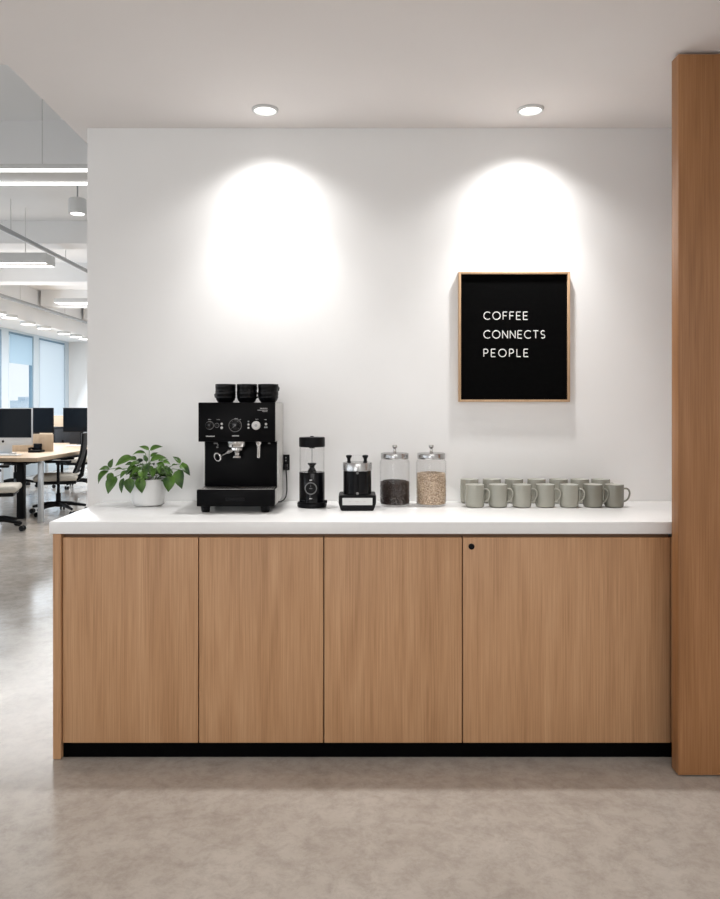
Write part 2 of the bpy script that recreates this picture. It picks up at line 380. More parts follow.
obj('board', bx(BM(), sx0+fw, sx1-fw, sy+.012, YW-.003, sz0+fw, sz1-fw), 'blackmatte', t)
ty = sy+.012
for txt, pxl, pxr, yt, yb in [('COFFEE', 483.8, 527.5, 312, 319.5), ('CONNECTS', 483.8, 545, 330.7, 338.2), ('PEOPLE', 483.8, 528, 349.2, 356.7)]:
    p0, p1 = at(pxl, yb, ty), at(pxr, yt, ty)
    o = obj('lettering', letters(BM(), txt, p0.x, p0.z, p1.z-p0.z, p1.x-p0.x, ty, .0021), 'letter', t); o['label'] = 'white word ' + txt

# ------------------------------------------------------------------ potted plant
pc = Vector((-.903, 3.285, ZT))
t = thing('potted_plant', 'small leafy green plant in a white ceramic pot at the left end of the worktop', 'plant', pc)
pr = [(0, .001), (.052, .001), (.060, .006), (.065, .018), (.0705, .110), (.0712, .117), (.0695, .119), (.0675, .116), (.0655, .100), (0, .100)]
obj('pot', lathe(BM(), [(r_*1.1, z_) for r_, z_ in pr], *pc, 44), 'pot', t)
obj('soil', lathe(BM(), [(0, .101), (.045, .1045), (.071, .1015)], *pc, 28), 'soil', t)
def leaf(bm, base, tip, width, nrm, droop=.12):
    base, tip = Vector(base), Vector(tip); ax = tip-base; L = ax.length; d = ax.normalized()
    n = (Vector(nrm)-d*Vector(nrm).dot(d)).normalized(); s = d.cross(n).normalized()
    tt = bmesh.new(); N = 9; rows = []
    for i in range(N+1):
        u = i/N
        wv = width*.5*(u**.6)*((1-u)**1.05)/.338 if 0 < u < 1 else .0004
        mid = base+d*(L*u)+n*(L*droop*math.sin(PI*u))
        row = [tt.verts.new(mid+s*(wv*k)+n*(abs(k)*wv*.40-(.0012 if k == 0 else 0))) for k in (-1, -.5, 0, .5, 1)]
        rows.append(row)
    for a, c in zip(rows, rows[1:]):
        for k in range(4): tt.faces.new((a[k], a[k+1], c[k+1], c[k]))
    merge(bm, tt)
def zp(zx, zy, dy): return at(85+zx/6, 430+zy/6, pc.y+dy)
L = [  # base, tip (from the close-up), depth offset base / tip, width ratio
 (150,228,168,172,0,.01,.5),(150,236,84,240,0,-.02,.5),(142,244,80,322,-.01,-.03,.5),(155,255,150,330,-.02,-.04,.5),(188,278,138,384,-.04,-.06,.55),
 (284,160,182,216,-.01,-.03,.42),(222,232,176,246,-.02,-.03,.45),(232,288,220,380,-.05,-.06,.36),(266,288,272,380,-.07,-.08,.62),(322,286,342,380,-.085,-.09,.60),
 (384,122,324,100,.01,.02,.42),(390,122,466,100,.01,.02,.42),(362,138,286,148,.0,.0,.36),(392,186,488,166,-.02,-.02,.5),(392,160,440,136,.02,.03,.4),
 (332,196,262,226,-.03,-.05,.5),(306,214,246,266,-.05,-.06,.5),(352,232,356,304,-.06,-.085,.72),(376,200,366,250,-.05,-.07,.7),(416,228,408,290,-.06,-.08,.6),
 (436,196,474,232,-.03,-.05,.6),(466,190,512,206,0,.0,.5),(500,226,506,272,-.04,-.06,.6),(500,276,500,372,-.06,-.075,.66),(572,202,526,160,0,.01,.45),
 (574,206,630,274,-.01,-.03,.45),(564,236,582,354,-.03,-.05,.52),(488,240,530,262,-.03,-.04,.5),(576,204,600,200,0,0,.5),(350,180,300,206,.02,.02,.5),
 (372,190,352,150,.03,.04,.5),(408,180,440,172,.04,.05,.5),(330,226,280,270,-.05,-.07,.6),(450,212,450,262,-.05,-.07,.6),(250,246,212,290,-.04,-.05,.5),
 (288,206,240,210,.02,.03,.5),(310,178,250,178,.04,.06,.5),(440,186,500,178,.04,.06,.5),(520,214,552,210,.0,.0,.5),(398,214,384,262,-.055,-.07,.6)]
rnd = random.Random(5)
b = BM()
for (x0, y0, x1, y1, d0, d1, wr) in L:
    a, c = zp(x0, y0, d0), zp(x1, y1, d1); ln = (c-a).length
    leaf(b, a, c, ln*wr*1.12, (rnd.uniform(-.35, .35), -.75, .75+rnd.uniform(-.2, .3)), rnd.uniform(.06, .16))
for k in range(44):     # inner leaves filling the middle of the crown
    an = rnd.uniform(0, 2*PI); rr = rnd.uniform(.01, .075); z = rnd.uniform(.125, .185)-rr*.35
    a = pc+Vector((rr*math.cos(an), rr*math.sin(an), z)); an += rnd.uniform(-.6, .6); ln = rnd.uniform(.040, .062)
    leaf(b, a, a+Vector((math.cos(an)*ln, math.sin(an)*ln, rnd.uniform(-.025, .012))), ln*.55, (0, -.25, 1), .12)
obj('foliage', b, 'leaf', t, angle=80)
b = BM()
for (x, y, dy) in [(150,234,0),(222,234,-.02),(286,160,-.01),(386,122,.01),(362,138,0),(392,186,-.02),(332,200,-.03),(574,204,0),(500,228,-.04),(466,192,0),(188,278,-.04),(266,290,-.07),(322,288,-.085),(500,278,-.06),(564,238,-.03)]:
    e = zp(x, y, dy); s0 = pc+Vector((max(-.03, min(.03, (e.x-pc.x)*.25)), dy*.3, .100)); mid = (s0+e)/2+Vector((0, 0, .025))
    tube(b, [s0, s0.lerp(mid, .5)+Vector((0, 0, .012)), mid, mid.lerp(e, .5)+Vector((0, 0, .006)), e], .0014, 6)
obj('stem', b, 'stem', t)

# ------------------------------------------------------------------ espresso machine
ex0, ex1 = -.636, -.316; fy = 3.062; by_ = 3.402
t = thing('espresso_machine', 'black espresso machine with steel sides and a drip tray on the worktop', 'coffee machine', ((ex0+ex1)/2, 3.2, ZT))
obj('housing', bx(BM(), ex0+.008, ex1-.003, 3.155, by_-.004, 1.0035, 1.20, .003), 'blackmetal', t)
hd = obj('head', bx(BM(), ex0, ex1-.0025, fy, by_-.004, 1.197, 1.3595, .003), 'blackmetal', t)
for nm in ('side_panel',):
    b = BM(); bx(b, ex1-.0025, ex1, fy+.010, by_, 1.197, 1.358, .0008); bx(b, ex1-.0028, ex1, 3.150, by_, .935, 1.1968, .0008)
    o = obj('side_panel', b, 'steel', t); o['label'] = 'brushed steel side panel'
    b = BM(); bx(b, ex0-.0025, ex0, fy+.010, by_, 1.197, 1.358, .0008); bx(b, ex0+.005, ex0+.008, 3.158, by_, 1.006, 1.1968, .0008)
    o = obj('side_panel', b, 'steel', t); o['label'] = 'brushed steel side panel'
dt = obj('drip_tray', bx(BM(), -.640, -.319, 3.046, by_-.02, .931, 1.0005, .004), 'blackmetal', t)
b = BM()
bx(b, -.634, -.325, 3.052, 3.150, 1.0006, 1.0026, .0006)
gr = obj('grate', b, 'steel', dt); gr['label'] = 'steel drip grate'
b = BM()
for k in range(26): bx(b, -.620+k*.0115, -.617+k*.0115, 3.062, 3.142, 1.0027, 1.0031)
obj('slot', b, 'blackmetal', gr)
obj('tray_grip', bx(BM(), -.520, -.443, 3.0445, 3.047, .954, .967, .001), 'black', dt)
b = BM(); bx(b, -.319, -.316, 3.070, 3.16, .935, 1.000, .0008)
o = obj('side_trim', b, 'steel', dt); o['label'] = 'steel edge of the drip tray'
for (x, y) in [(-.608, 3.075), (-.360, 3.075), (-.608, 3.36), (-.360, 3.36)]:
    obj('foot', lathe(BM(), [(0, .0005), (.016, .0005), (.018, .006), (.0205, .027), (0, .027)], x, y, ZT, 20), 'black', t)
def hp(zx, zy, d=fy): return at(195+zx/8, 395+zy/8, d)      # close-up coordinates on the head front
def facedisc(r, th, zx, zy, d=fy, bev=.001, n=32):
    p = hp(zx, zy, d); bm = cyl(BM(), r, 0, th, 0, 0, bev, n, RX); bmesh.ops.translate(bm, verts=bm.verts, vec=(p.x, d+.0003, p.z)); return bm
def ring(r0, r1, th, zx, zy, d=fy, n=40):
    p = hp(zx, zy, d); bm = lathe(BM(), [(r0, 0), (r0, th), (r1, th), (r1, 0)], 0, 0, 0, n, RX); bmesh.ops.translate(bm, verts=bm.verts, vec=(p.x, d, p.z)); return bm
k1 = obj('knob', facedisc(.0150, .016, 118, 243), 'blackgloss', t)
obj('bezel', ring(.0150, .0175, .003, 118, 243), 'greymark', k1)
k2 = obj('knob', facedisc(.0080, .010, 175, 243), 'blackgloss', t)
obj('bezel', ring(.0082, .0102, .003, 175, 243), 'greymark', k2)
g = obj('pressure_gauge', facedisc(.0245, .006, 322, 243), 'blackgloss', t)
obj('bezel', ring(.0250, .0268, .004, 322, 243), 'greymark', g)
p = hp(322, 243); b = BM(); tube(b, [Vector((p.x-.010, fy-.0068, p.z-.010)), Vector((p.x+.004, fy-.0068, p.z+.004))], .0011, 6); cyl(b, .004, -.0005, .001, p.x, fy-.0066, 0, 16, RX, p.z)
obj('needle', b, 'greymark', g)
b = BM()
for k in range(9):
    a = math.radians(-40+k*32.5); q = Vector((math.cos(a), 0, math.sin(a)))
    tube(b, [Vector((p.x, fy-.0064, p.z))+q*.0185, Vector((p.x, fy-.0064, p.z))+q*.0215], .0005, 5)
obj('dial_marks', b, 'greymark', g)
k3 = obj('knob', facedisc(.0178, .017, 491, 243, bev=.002), 'silver', t); k3['label'] = 'silver round control knob'
p = hp(491, 243); obj('knob_centre', cyl(BM(), .006, 0, .001, p.x, fy-.0168, 0, 20, RX, p.z), 'grey', k3)
for (zx, zy, r) in [(214,231,.0050),(214,262,.0056),(428,212,.0034),(428,236,.0044),(428,262,.0044),(568,233,.0052),(560,258,.0036),(574,258,.0036)]:
    obj('button', facedisc(r, .003, zx, zy, bev=.0008, n=16), 'silver' if r > .004 else 'grey', t)
b = BM()
def dash(b, zx0, zx1, zy, hh, d=fy, step=.0034):
    p0, p1 = hp(zx0, zy, d), hp(zx1, zy, d); x = p0.x; rr = random.Random(int(zx0*7+zy)); 
    while x < p1.x-.001:     # the tiny illegible lettering as rows of glyph-sized marks
        wd = step*rr.uniform(.5, .8); bx(b, x, min(x+wd, p1.x), d-.0006, d+.0004, p0.z-hh*rr.uniform(.35, .5), p0.z+hh*rr.uniform(.35, .5)); x += step
dash(b, 88, 160, 330, .0052); dash(b, 297, 352, 327, .0050); dash(b, 105, 130, 196, .0022); dash(b, 175, 202, 197, .0022); dash(b, 318, 344, 188, .0026); dash(b, 352, 368, 196, .0022)
dash(b, 484, 508, 194, .0022); dash(b, 556, 576, 197, .0022); dash(b, 522, 580, 107, .0034); dash(b, 500, 582, 121, .0032); dash(b, 540, 580, 132, .0022)
o = obj('lettering', b, 'mark', t); o['label'] = 'tiny white printed lettering'
# group head, portafilter, water spout under the head
def bp_(zx, zy, d): return at(195+zx/7.2, 435+zy/7.2, d)
gx = bp_(302, 70, 3.11)
gh = obj('group_head', lathe(BM(), [(0, 1.199), (.040, 1.199), (.040, 1.176), (.037, 1.172), (.030, 1.170), (0, 1.170)], gx.x, 3.112, 0, 36), 'chrome', t); gh['label'] = 'chrome group head'
pf = obj('portafilter', lathe(BM(), [(0, 1.1695), (.0255, 1.1695), (.0265, 1.160), (.018, 1.152), (.012, 1.148), (.011, 1.140), (.018, 1.135), (.020, 1.128), (.018, 1.1265), (0, 1.1265)], gx.x+.001, 3.112, 0, 32), 'chrome', t); pf['label'] = 'chrome portafilter basket'
he = bp_(160, 160, 3.03); h0 = Vector((gx.x-.020, 3.105, 1.160))
dv = (he-h0).normalized(); e1 = h0+dv*((he-h0).length*.84)
o = obj('neck', tube(BM(), [h0, h0.lerp(e1, .5), e1], [.0075, .007, .0075], 14), 'chrome', pf)
o = obj('handle', tube(BM(), [e1-dv*.004, e1+dv*.005, e1+dv*.012, he-dv*.003, he], [.0085, .0115, .0132, .0150, .0140], 20), 'black', pf); o['label'] = 'black portafilter handle'
b = BM(); q = he-dv*.003; up = Vector((0, 0, 1)); u = (up-dv*up.dot(dv)).normalized(); v = dv.cross(u)
tube(b, [q+(u*math.cos(2*PI*k/28)+v*math.sin(2*PI*k/28))*.0160 for k in range(29)], .0036, 8)
o = obj('end_ring', b, 'chrome', pf); o['label'] = 'chrome ring on the handle end'
wp = bp_(460, 60, 3.11)
o = obj('water_spout', lathe(BM(), [(0, 1.199), (.0125, 1.199), (.0125, 1.186), (.0085, 1.180), (.0078, 1.176), (.0078, 1.132), (.0064, 1.128), (0, 1.128)], wp.x, 3.10, 0, 24), 'chrome', t); o['label'] = 'chrome hot water spout'
b = BM(); dash(b, 0, 0, 0, 0)
for (zx, zy, wd, hh) in [(148, 60, .017, .006), (163, 72, .006, .006), (160, 88, .008, .006), (533, 60, .010, .005)]:
    p = bp_(zx, zy, 3.152); bx(b, p.x-wd/2, p.x+wd/2, 3.1535, 3.156, p.z-hh/2, p.z+hh/2, .0004)
obj('printed_marks', b, 'greymark', t)
# socket and cable
cx = -.306
ws = thing('wall_socket', 'black wall socket with a plug beside the espresso machine', 'socket', (cx, YW, 1.085))
obj('faceplate', bx(BM(), cx-.017, cx+.017, YW-.008, YW-.0005, 1.048, 1.120, .002), 'black', ws)
p_ = obj('plug', bx(BM(), cx-.011, cx+.011, YW-.034, YW-.008, 1.052, 1.080, .003), 'blackgloss', ws)
b = BM()
for zz in (1.106, 1.093): cyl(b, .0035, -.0006, .0006, cx, YW-.0084, 0, 12, RX, zz)
obj('socket_hole', b, 'grey', ws)
cord = [(cx+.002, YW-.022, 1.052), (cx+.004, YW-.023, 1.03), (cx+.006, YW-.024, .99), (cx+.006, YW-.024, .955), (cx+.002, YW-.025, .928), (cx-.008, YW-.03, .913), (cx-.018, YW-.045, .9095), (cx-.0165, YW-.06, .9095), (cx-.03, YW-.07, .9095)]
o = obj('power_cord', tube(BM(), cord, .0026, 8), 'black', t); o['label'] = 'thin black power cord'

# espresso cups: three stacks of two
def cupset():
    t = thing('espresso_cup', 'x', 'cup', (0, 0, 0), 'black espresso cups stacked on the machine')
    obj('bowl', lathe(BM(), [(0, .0), (.028, .0), (.031, .002), (.0365, .010), (.0392, .018), (.0405, .0195), (.0405, .030), (.0412, .031), (.0412, .0455), (.0402, .047), (.039, .0455), (.0385, .024), (.030, .010), (0, .008)], n=36), 'ceramicblack', t)
    b = BM(); tube(b, [Vector((.039, 0, .038)), Vector((.047, 0, .039)), Vector((.0525, 0, .032)), Vector((.050, 0, .022)), Vector((.0365, 0, .018))], .0032, 8)
    obj('handle', b, 'ceramicblack', t)
    return t
cup0 = cupset(); cup0.scale = (1.05, 1.05, 1.04); ztop = 1.3597
spots = [(-.539, 'left', PI-.45), (-.4477, 'middle', -.35), (-.357, 'right', .95)]
first = True
for x, w_, rz in spots:
    for lv, z in ((0, ztop), (1, ztop+.0294)):
        lab = '%s black espresso cup in the %s stack on the espresso machine' % (['lower', 'upper'][lv], w_)
        if first: cup0.location = (x, 3.155, z); cup0.rotation_euler = (0, 0, rz); cup0['label'] = lab; first = False
        else: copy_thing(cup0, (x, 3.155, z), lab, rz-.25*lv)

# ------------------------------------------------------------------ coffee grinder with glass tube
gc = Vector((-.1745, 3.228, ZT))
t = thing('coffee_grinder', 'slim black grinder with a clear glass tube and round front dial', 'coffee grinder', gc)
b = lathe(BM(), [(0, .001), (.060, .001), (.0635, .004), (.0645, .016), (.060, .023), (.055, .024), (0, .024)], *gc, 44)
obj('base', b, 'black', t)
b = BM(); bx(b, gc.x+.050, gc.x+.0665, gc.y-.012, gc.y+.012, ZT+.018, ZT+.030, .003); obj('side_switch', b, 'black', t)
by0 = obj('body', lathe(BM(), [(0, .0242), (.0555, .0242), (.0555, .150), (.054, .153), (0, .153)], *gc, 44), 'blackgloss', t)
obj('glass_tube', lathe(BM(), [(.0545, .1532), (.0545, .262), (.0525, .262), (.0525, .1532)], *gc, 44), 'glass', t)
ld = obj('lid', lathe(BM(), [(0, .256), (.012, .256), (.012, .260), (.0535, .2622), (.0560, .264), (.0565, .270), (.0565, .300), (.0545, .304), (.020, .3055), (.008, .306), (.007, .309), (0, .3095)], *gc, 44), 'black', t)
obj('rod', cyl(BM(), .0016, .18, .258, gc.x, gc.y, cz=ZT), 'grey', t)
obj('burr_cone', lathe(BM(), [(0, .1535), (.020, .1535), (.015, .164), (.010, .172), (.012, .180), (.0185, .186), (.0185, .191), (0, .193)], *gc, 28), 'black', t)
p = Vector((gc.x-.002, gc.y-.0558, ZT+.0865))
dd = obj('dial', cyl(BM(), .0215, 0, .006, p.x, p.y+.003, .001, 36, RX, p.z), 'black', t)
bz = lathe(BM(), [(.0225, 0), (.0225, .006), (.0262, .006), (.0262, 0)], 0, 0, 0, 40, RX); bmesh.ops.translate(bz, verts=bz.verts, vec=(p.x, p.y+.0025, p.z))
obj('bezel', bz, 'greymark', dd)
b = BM(); 
for k in range(3): bx(b, p.x-.006+k*.0045, p.x-.0028+k*.0045, p.y-.0036, p.y-.0026, p.z-.002, p.z+.002)
tube(b, [Vector((p.x, p.y-.003, p.z+.006)), Vector((p.x, p.y-.003, p.z+.016))], .0008, 6)
obj('dial_marks', b, 'greymark', dd)
b = BM()
for k in range(3): bx(b, p.x-.0055+k*.004, p.x-.0025+k*.004, gc.y-.0562, gc.y-.055, p.z+.0335, p.z+.038); bx(b, p.x-.0055+k*.004, p.x-.0025+k*.004, gc.y-.0562, gc.y-.055, p.z-.0455, p.z-.0415)
o = obj('lettering', b, 'mark', t); o['label'] = 'tiny white printed lettering'

# ------------------------------------------------------------------ coffee maker with chrome band and two knobs
mc = Vector((.0227, 3.172, ZT))
t = thing('coffee_maker', 'squat black coffee maker with chrome band, two top knobs and white-fronted base', 'coffee maker', mc)
def profx(bm, poly, y0, y1):
    a = [bm.verts.new((x, y0, z)) for x, z in poly]; c = [bm.verts.new((x, y1, z)) for x, z in poly]; n = len(poly)
    bm.faces.new(a); bm.faces.new(c[::-1])
    for k in range(n): bm.faces.new((a[k], c[k], c[(k+1) % n], a[(k+1) % n]))
    bmesh.ops.recalc_face_normals(bm, faces=bm.faces); return bm
X, Z = mc.x, ZT
b = profx(BM(), [(X-.069, Z+.001), (X+.067, Z+.001), (X+.0785, Z+.030), (X+.0785, Z+.064), (X+.0735, Z+.065), (X-.0735, Z+.065), (X-.0785, Z+.064), (X-.0785, Z+.030)], mc.y-.070, mc.y+.075)
bmesh.ops.bevel(b, geom=b.edges[:], offset=.0025, segments=2, affect='EDGES')
bs = obj('base', b, 'black', t)
fp = obj('front_panel', bx(BM(), X-.063, X+.063, mc.y-.0725, mc.y-.069, Z+.0245, Z+.0545, .001), 'whiteplastic', bs); fp['label'] = 'white front panel'
b = BM()
for k, (dx, wd) in enumerate([(-.032, .010), (-.002, .014), (.030, .010)]): bx(b, X+dx-wd/2, X+dx+wd/2, mc.y-.0731, mc.y-.0724, Z+.038, Z+.0415)
obj('buttons', b, 'silver', fp)
obj('body', lathe(BM(), [(0, .0652), (.0605, .0652), (.0605, .164), (0, .164)], *mc, 48), 'blackgloss', t)
o = obj('chrome_band', lathe(BM(), [(0, .1642), (.061, .1642), (.0625, .166), (.0625, .196), (.061, .199), (.056, .200), (0, .200)], *mc, 48), 'lidsteel', t)
for dx in (-.036, .034):
    obj('knob', lathe(BM(), [(0, .2002), (.0095, .2002), (.007, .208), (.0075, .216), (.0125, .224), (.0125, .229), (.009, .231), (0, .231)], mc.x+dx, mc.y-.015, ZT, 20), 'black', t)
obj('glass_dome', lathe(BM(), [(.026, .2002), (.026, .226), (.022, .229), (0, .230)], mc.x, mc.y+.012, ZT, 32), 'glass', t)
b = BM(); cyl(b, .005, 0, .003, X, mc.y-.0602, .0006, 16, RX, Z+.158); obj('badge', b, 'greymark', t)
obj('latch', cyl(BM(), .006, 0, .004, X, mc.y-.0602, .0006, 16, RX, Z+.072), 'greymark', t)

# ------------------------------------------------------------------ glass jars and what is in them
def bean(bm, c, s, rnd, slit=True):
    t = bmesh.new(); bmesh.ops.create_icosphere(t, subdivisions=1, radius=1)
    rot = Matrix.Rotation(rnd.uniform(0, 6.3), 4, 'Z') @ Matrix.Rotation(rnd.uniform(0, 3.2), 4, 'X') @ Matrix.Rotation(rnd.uniform(0, 6.3), 4, 'Y')
    merge(bm, t, Matrix.Translation(c) @ rot @ Matrix.Diagonal((s*1.35, s*.95, s*.65, 1)))
def contents(name, jc, hfill, s, m, lab, cat, seed, nside, ntop):
    rnd = random.Random(seed); bm = BM(); R = .0635
    lathe(bm, [(0, .009), (R-.004, .009), (R-.003, .014), (R-.003, hfill-.004), (R*.6, hfill), (0, hfill+.003)], *jc, 32)
    def q(c):
        t = bmesh.new(); bmesh.ops.create_icosphere(t, subdivisions=1, radius=1)
        rot = Matrix.Rotation(rnd.uniform(0, 6.3), 4, 'Z') @ Matrix.Rotation(rnd.uniform(0, 3.2), 4, 'X')
        bmesh.ops.transform(t, matrix=Matrix.Translation(c) @ rot @ Matrix.Diagonal((s*1.3, s*.95, s*.7, 1)), verts=t.verts)
        return t
    big = bmesh.new(); me = bpy.data.meshes.new('tmp')
    for k in range(nside):
        a = rnd.uniform(0, 2*PI); z = rnd.uniform(.012, hfill-.002); r = R-s*.75
        t = q(Vector((jc.x+r*math.cos(a), jc.y+r*math.sin(a), jc.z+z))); t.to_mesh(me); t.free(); big.from_mesh(me)
    for k in range(ntop):
        a = rnd.uniform(0, 2*PI); r = (R-s)*math.sqrt(rnd.random()); z = hfill+.003-(r/R)**2*.005+rnd.uniform(-.002, .004)
        t = q(Vector((jc.x+r*math.cos(a), jc.y+r*math.sin(a), jc.z+z))); t.to_mesh(me); t.free(); big.from_mesh(me)
    bpy.data.meshes.remove(me); merge(bm, big)
    o = obj(name, bm, m, None, jc, angle=80); tag(o, lab, cat, kind='stuff')
def jar(jc, lab):
    t = thing('glass_jar', lab, 'jar', jc, 'glass jars with steel lids')
    obj('glass_body', lathe(BM(), [(0, .0006), (.060, .0006), (.0645, .003), (.0665, .008), (.0665, .190), (.0655, .197), (.0610, .203), (.0600, .208), (.0580, .208), (.0590, .202), (.0635, .196), (.0645, .189), (.0645, .012), (.060, .0085), (0, .008)], *jc, 56), 'glass', t)
    l = obj('lid', lathe(BM(), [(0, .2065), (.0595, .2065), (.0610, .208), (.0615, .211), (.0615, .229), (.0600, .232), (.054, .2335), (.012, .2345), (0, .2345)], *jc, 56), 'lidsteel', t); l['label'] = 'steel lid'
    obj('knob', lathe(BM(), [(0, .2347), (.009, .2347), (.007, .240), (.0055, .248), (.0065, .253), (.0110, .258), (.0118, .263), (.010, .267), (0, .268)], *jc, 24), 'chrome', l)
j1, j2 = Vector((.189, 3.276, ZT)), Vector((.3505, 3.276, ZT))
jar(j1, 'glass jar half full of dark coffee beans'); jar(j2, 'glass jar filled with pale tan beans, beside the mugs')
contents('coffee_beans', j1, .104, .0056, 'bean', 'dark brown coffee beans half filling the left glass jar', 'coffee beans', 3, 900, 320)
contents('pale_beans', j2, .140, .0046, 'bean2', 'pale tan beans filling the right glass jar', 'beans', 4, 1500, 420)

# ------------------------------------------------------------------ mugs
def mug0():
    t = thing('mug', 'x', 'mug', (0, 0, 0), 'sage mugs in two rows on the worktop')
    obj('body', lathe(BM(), [(0, .0006), (.034, .0006), (.038, .003), (.0402, .008), (.0407, .014), (.0407, .095), (.0404, .098), (.0390, .0985), (.0378, .096), (.0376, .012), (.034, .007), (0, .006)], n=44), 'mug', t)
    bd = kids(t)[0]; bd.data.materials.append(M['mugin'])
    for f in bd.data.polygons:
        if math.hypot(f.center.x, f.center.y) < .0386 and f.center.z > .0068: f.material_index = 1
    pts = [Vector((.0395, 0, .080)), Vector((.049, 0, .0815)), Vector((.059, 0, .0775)), Vector((.0645, 0, .066)), Vector((.0640, 0, .052)), Vector((.0585, 0, .038)), Vector((.050, 0, .029)), Vector((.0395, 0, .025))]
    sm = []
    for i in range(len(pts)-1):
        p0, p1, p2, p3 = pts[max(i-1, 0)], pts[i], pts[i+1], pts[min(i+2, len(pts)-1)]
        for k in range(4):
            u = k/4; sm.append(.5*((2*p1)+(p2-p0)*u+(2*p0-5*p1+4*p2-p3)*u*u+(3*p1-p0-3*p2+p3)*u**3))
    sm.append(pts[-1])
    obj('handle', tube(BM(), sm, .0038, 10), 'mug', t)
    return t
m0 = mug0()
words = ['leftmost', 'second from the left', 'third from the left', 'middle', 'third from the right', 'second from the right', 'rightmost']
fx = [.5355, .637, .740, .843, .946, 1.051, 1.1425]; bxs = [.534, .636, .737, .839, .939, 1.036, 1.131]
for i in range(7):
    la = ('%s %s mug in the front row on the worktop' % (words[i], 'darker sage' if i >= 5 else 'sage'))
    if i == 0: m0.location = (fx[0], 3.226, ZT); m0['label'] = la; m0.rotation_euler = (0, 0, -.45)
    else: cm = copy_thing(m0, (fx[i], 3.226+(.004 if i % 2 else 0), ZT), la, [-.1, -.48, -.42, -.45, -.47, -.52, -.15][i])
    if i >= 5:          # the two darker mugs
        for ch in kids(cm):
            ch.data = ch.data.copy(); ch.data.materials[0] = M['mugdark']
for i in range(7):
    copy_thing(m0, (bxs[i], 3.366, ZT), '%s sage mug in the back row, behind the front mugs' % words[i], -.45, (1, 1, 1.10))

# ------------------------------------------------------------------ office beyond: ceiling things
def linear(hh, d0, d1, z, xr, xl, lab, cables, tubes=True):
    t = thing('linear_pendant', lab, 'ceiling light', ((xr+xl)/2, (d0+d1)/2, z), 'linear office ceiling lights')
    h = obj('housing', bx(BM(), xl, xr, d0, d1, z, z+hh, .004), 'whiteplastic', t)
    if tubes:
        for ya, yb in ((d0+.002, d0+.052), (d1-.052, d1-.002)):
            obj('tube', bx(BM(), xl+.01, xr-.01, ya, yb, z-.003, z-.0005), 'lamp', t)
    else: obj('diffuser', bx(BM(), xl+.01, xr-.01, d0+.01, d1-.01, z-.003, z-.0005), 'lamp', t)
    for x in cables: obj('cable', tube(BM(), [(x, (d0+d1)/2, z+hh), (x, (d0+d1)/2, 3.32)], .003, 6), 'whiteplastic', t)
linear(.03, 4.38, 4.70, 2.75, -1.30, -4.2, 'twin strip ceiling lamp nearest the counter wall, topmost in view', (-1.9, -3.6))
linear(.10, 7.25, 7.48, 2.75, -3.00, -5.2, 'twin strip ceiling lamp with its end showing, in the middle of the office', (-3.25, -4.9))
linear(.05, 10.0, 10.25, 2.75, -4.02, -2.2, 'single bright ceiling lamp partly hidden by the white wall', (-3.6,), False)
pl = at(77.5, 214, 5.6)
t = thing('pendant_spot', 'white cylinder pendant lamp hanging beside the wall edge', 'ceiling light', (pl.x, 5.6, pl.z))
obj('shade', lathe(BM(), [(.05, .0), (.064, -.001), (.066, .004), (.064, .11), (.058, .115), (0, .116)], *pl, 32), 'whiteplastic', t)
obj('lens', lathe(BM(), [(0, .0005), (.062, .0012)], *pl, 32), 'lamp', t)
obj('cable', tube(BM(), [pl+Vector((0, 0, .115)), Vector((pl.x, 5.6, 3.32))], .006, 6), 'grey', t)
for k, (px, py) in enumerate([(-2, 314.5), (9.5, 318), (28, 324.5), (44, 328.8), (64, 334), (76, 337), (84.5, 339.3)]):
    z = 2.74-.045; d = F*(z-EYE)/(VY-py); p = at(px, py, d)
    lab = ['round downlight cut by the left picture edge, first of the row along the windows', 'nearest whole round downlight in the row along the windows', 'round downlight second of the row along the windows', 'round downlight third of the row along the windows',
           'round downlight fourth of the row, above the white blind', 'round downlight fifth of the row, above the far corner', 'farthest round downlight in the row, next to the white wall edge'][k]
    t = thing('ceiling_downlight', lab, 'ceiling light', (p.x, d, 2.74), 'round downlights along the windows')
    obj('housing', lathe(BM(), [(.09, -.044), (.112, -.045), (.116, -.04), (.116, -.0005), (0, -.0005)], p.x, d, 2.74, 28), 'whiteplastic', t)
    obj('lens', lathe(BM(), [(0, -.046), (.108, -.0455)], p.x, d, 2.74, 28), 'lamp', t)
for (x, z, y0, y1, r, lab, hs) in [(-3.25, 3.0, 5.6, 10.1, .022, 'grey ceiling conduit running past the twin strip lamp', (7.05, 8.4, 9.3)), (-5.20, 2.98, 8.0, 16.1, .03, 'long grey pipe beside the row of round downlights', (9.5, 11.6, 13.4))]:
    t = thing('ceiling_pipe', lab, 'pipe', (x, y0, z))
    obj('tube', tube(BM(), [(x, y0, z), (x, y1, z)], r, 12), 'grey', t)
    for y in hs: obj('hanger', tube(BM(), [(x, y, z+r*.5), (x, y, 3.32)], .005, 6), 'whiteplastic', t)

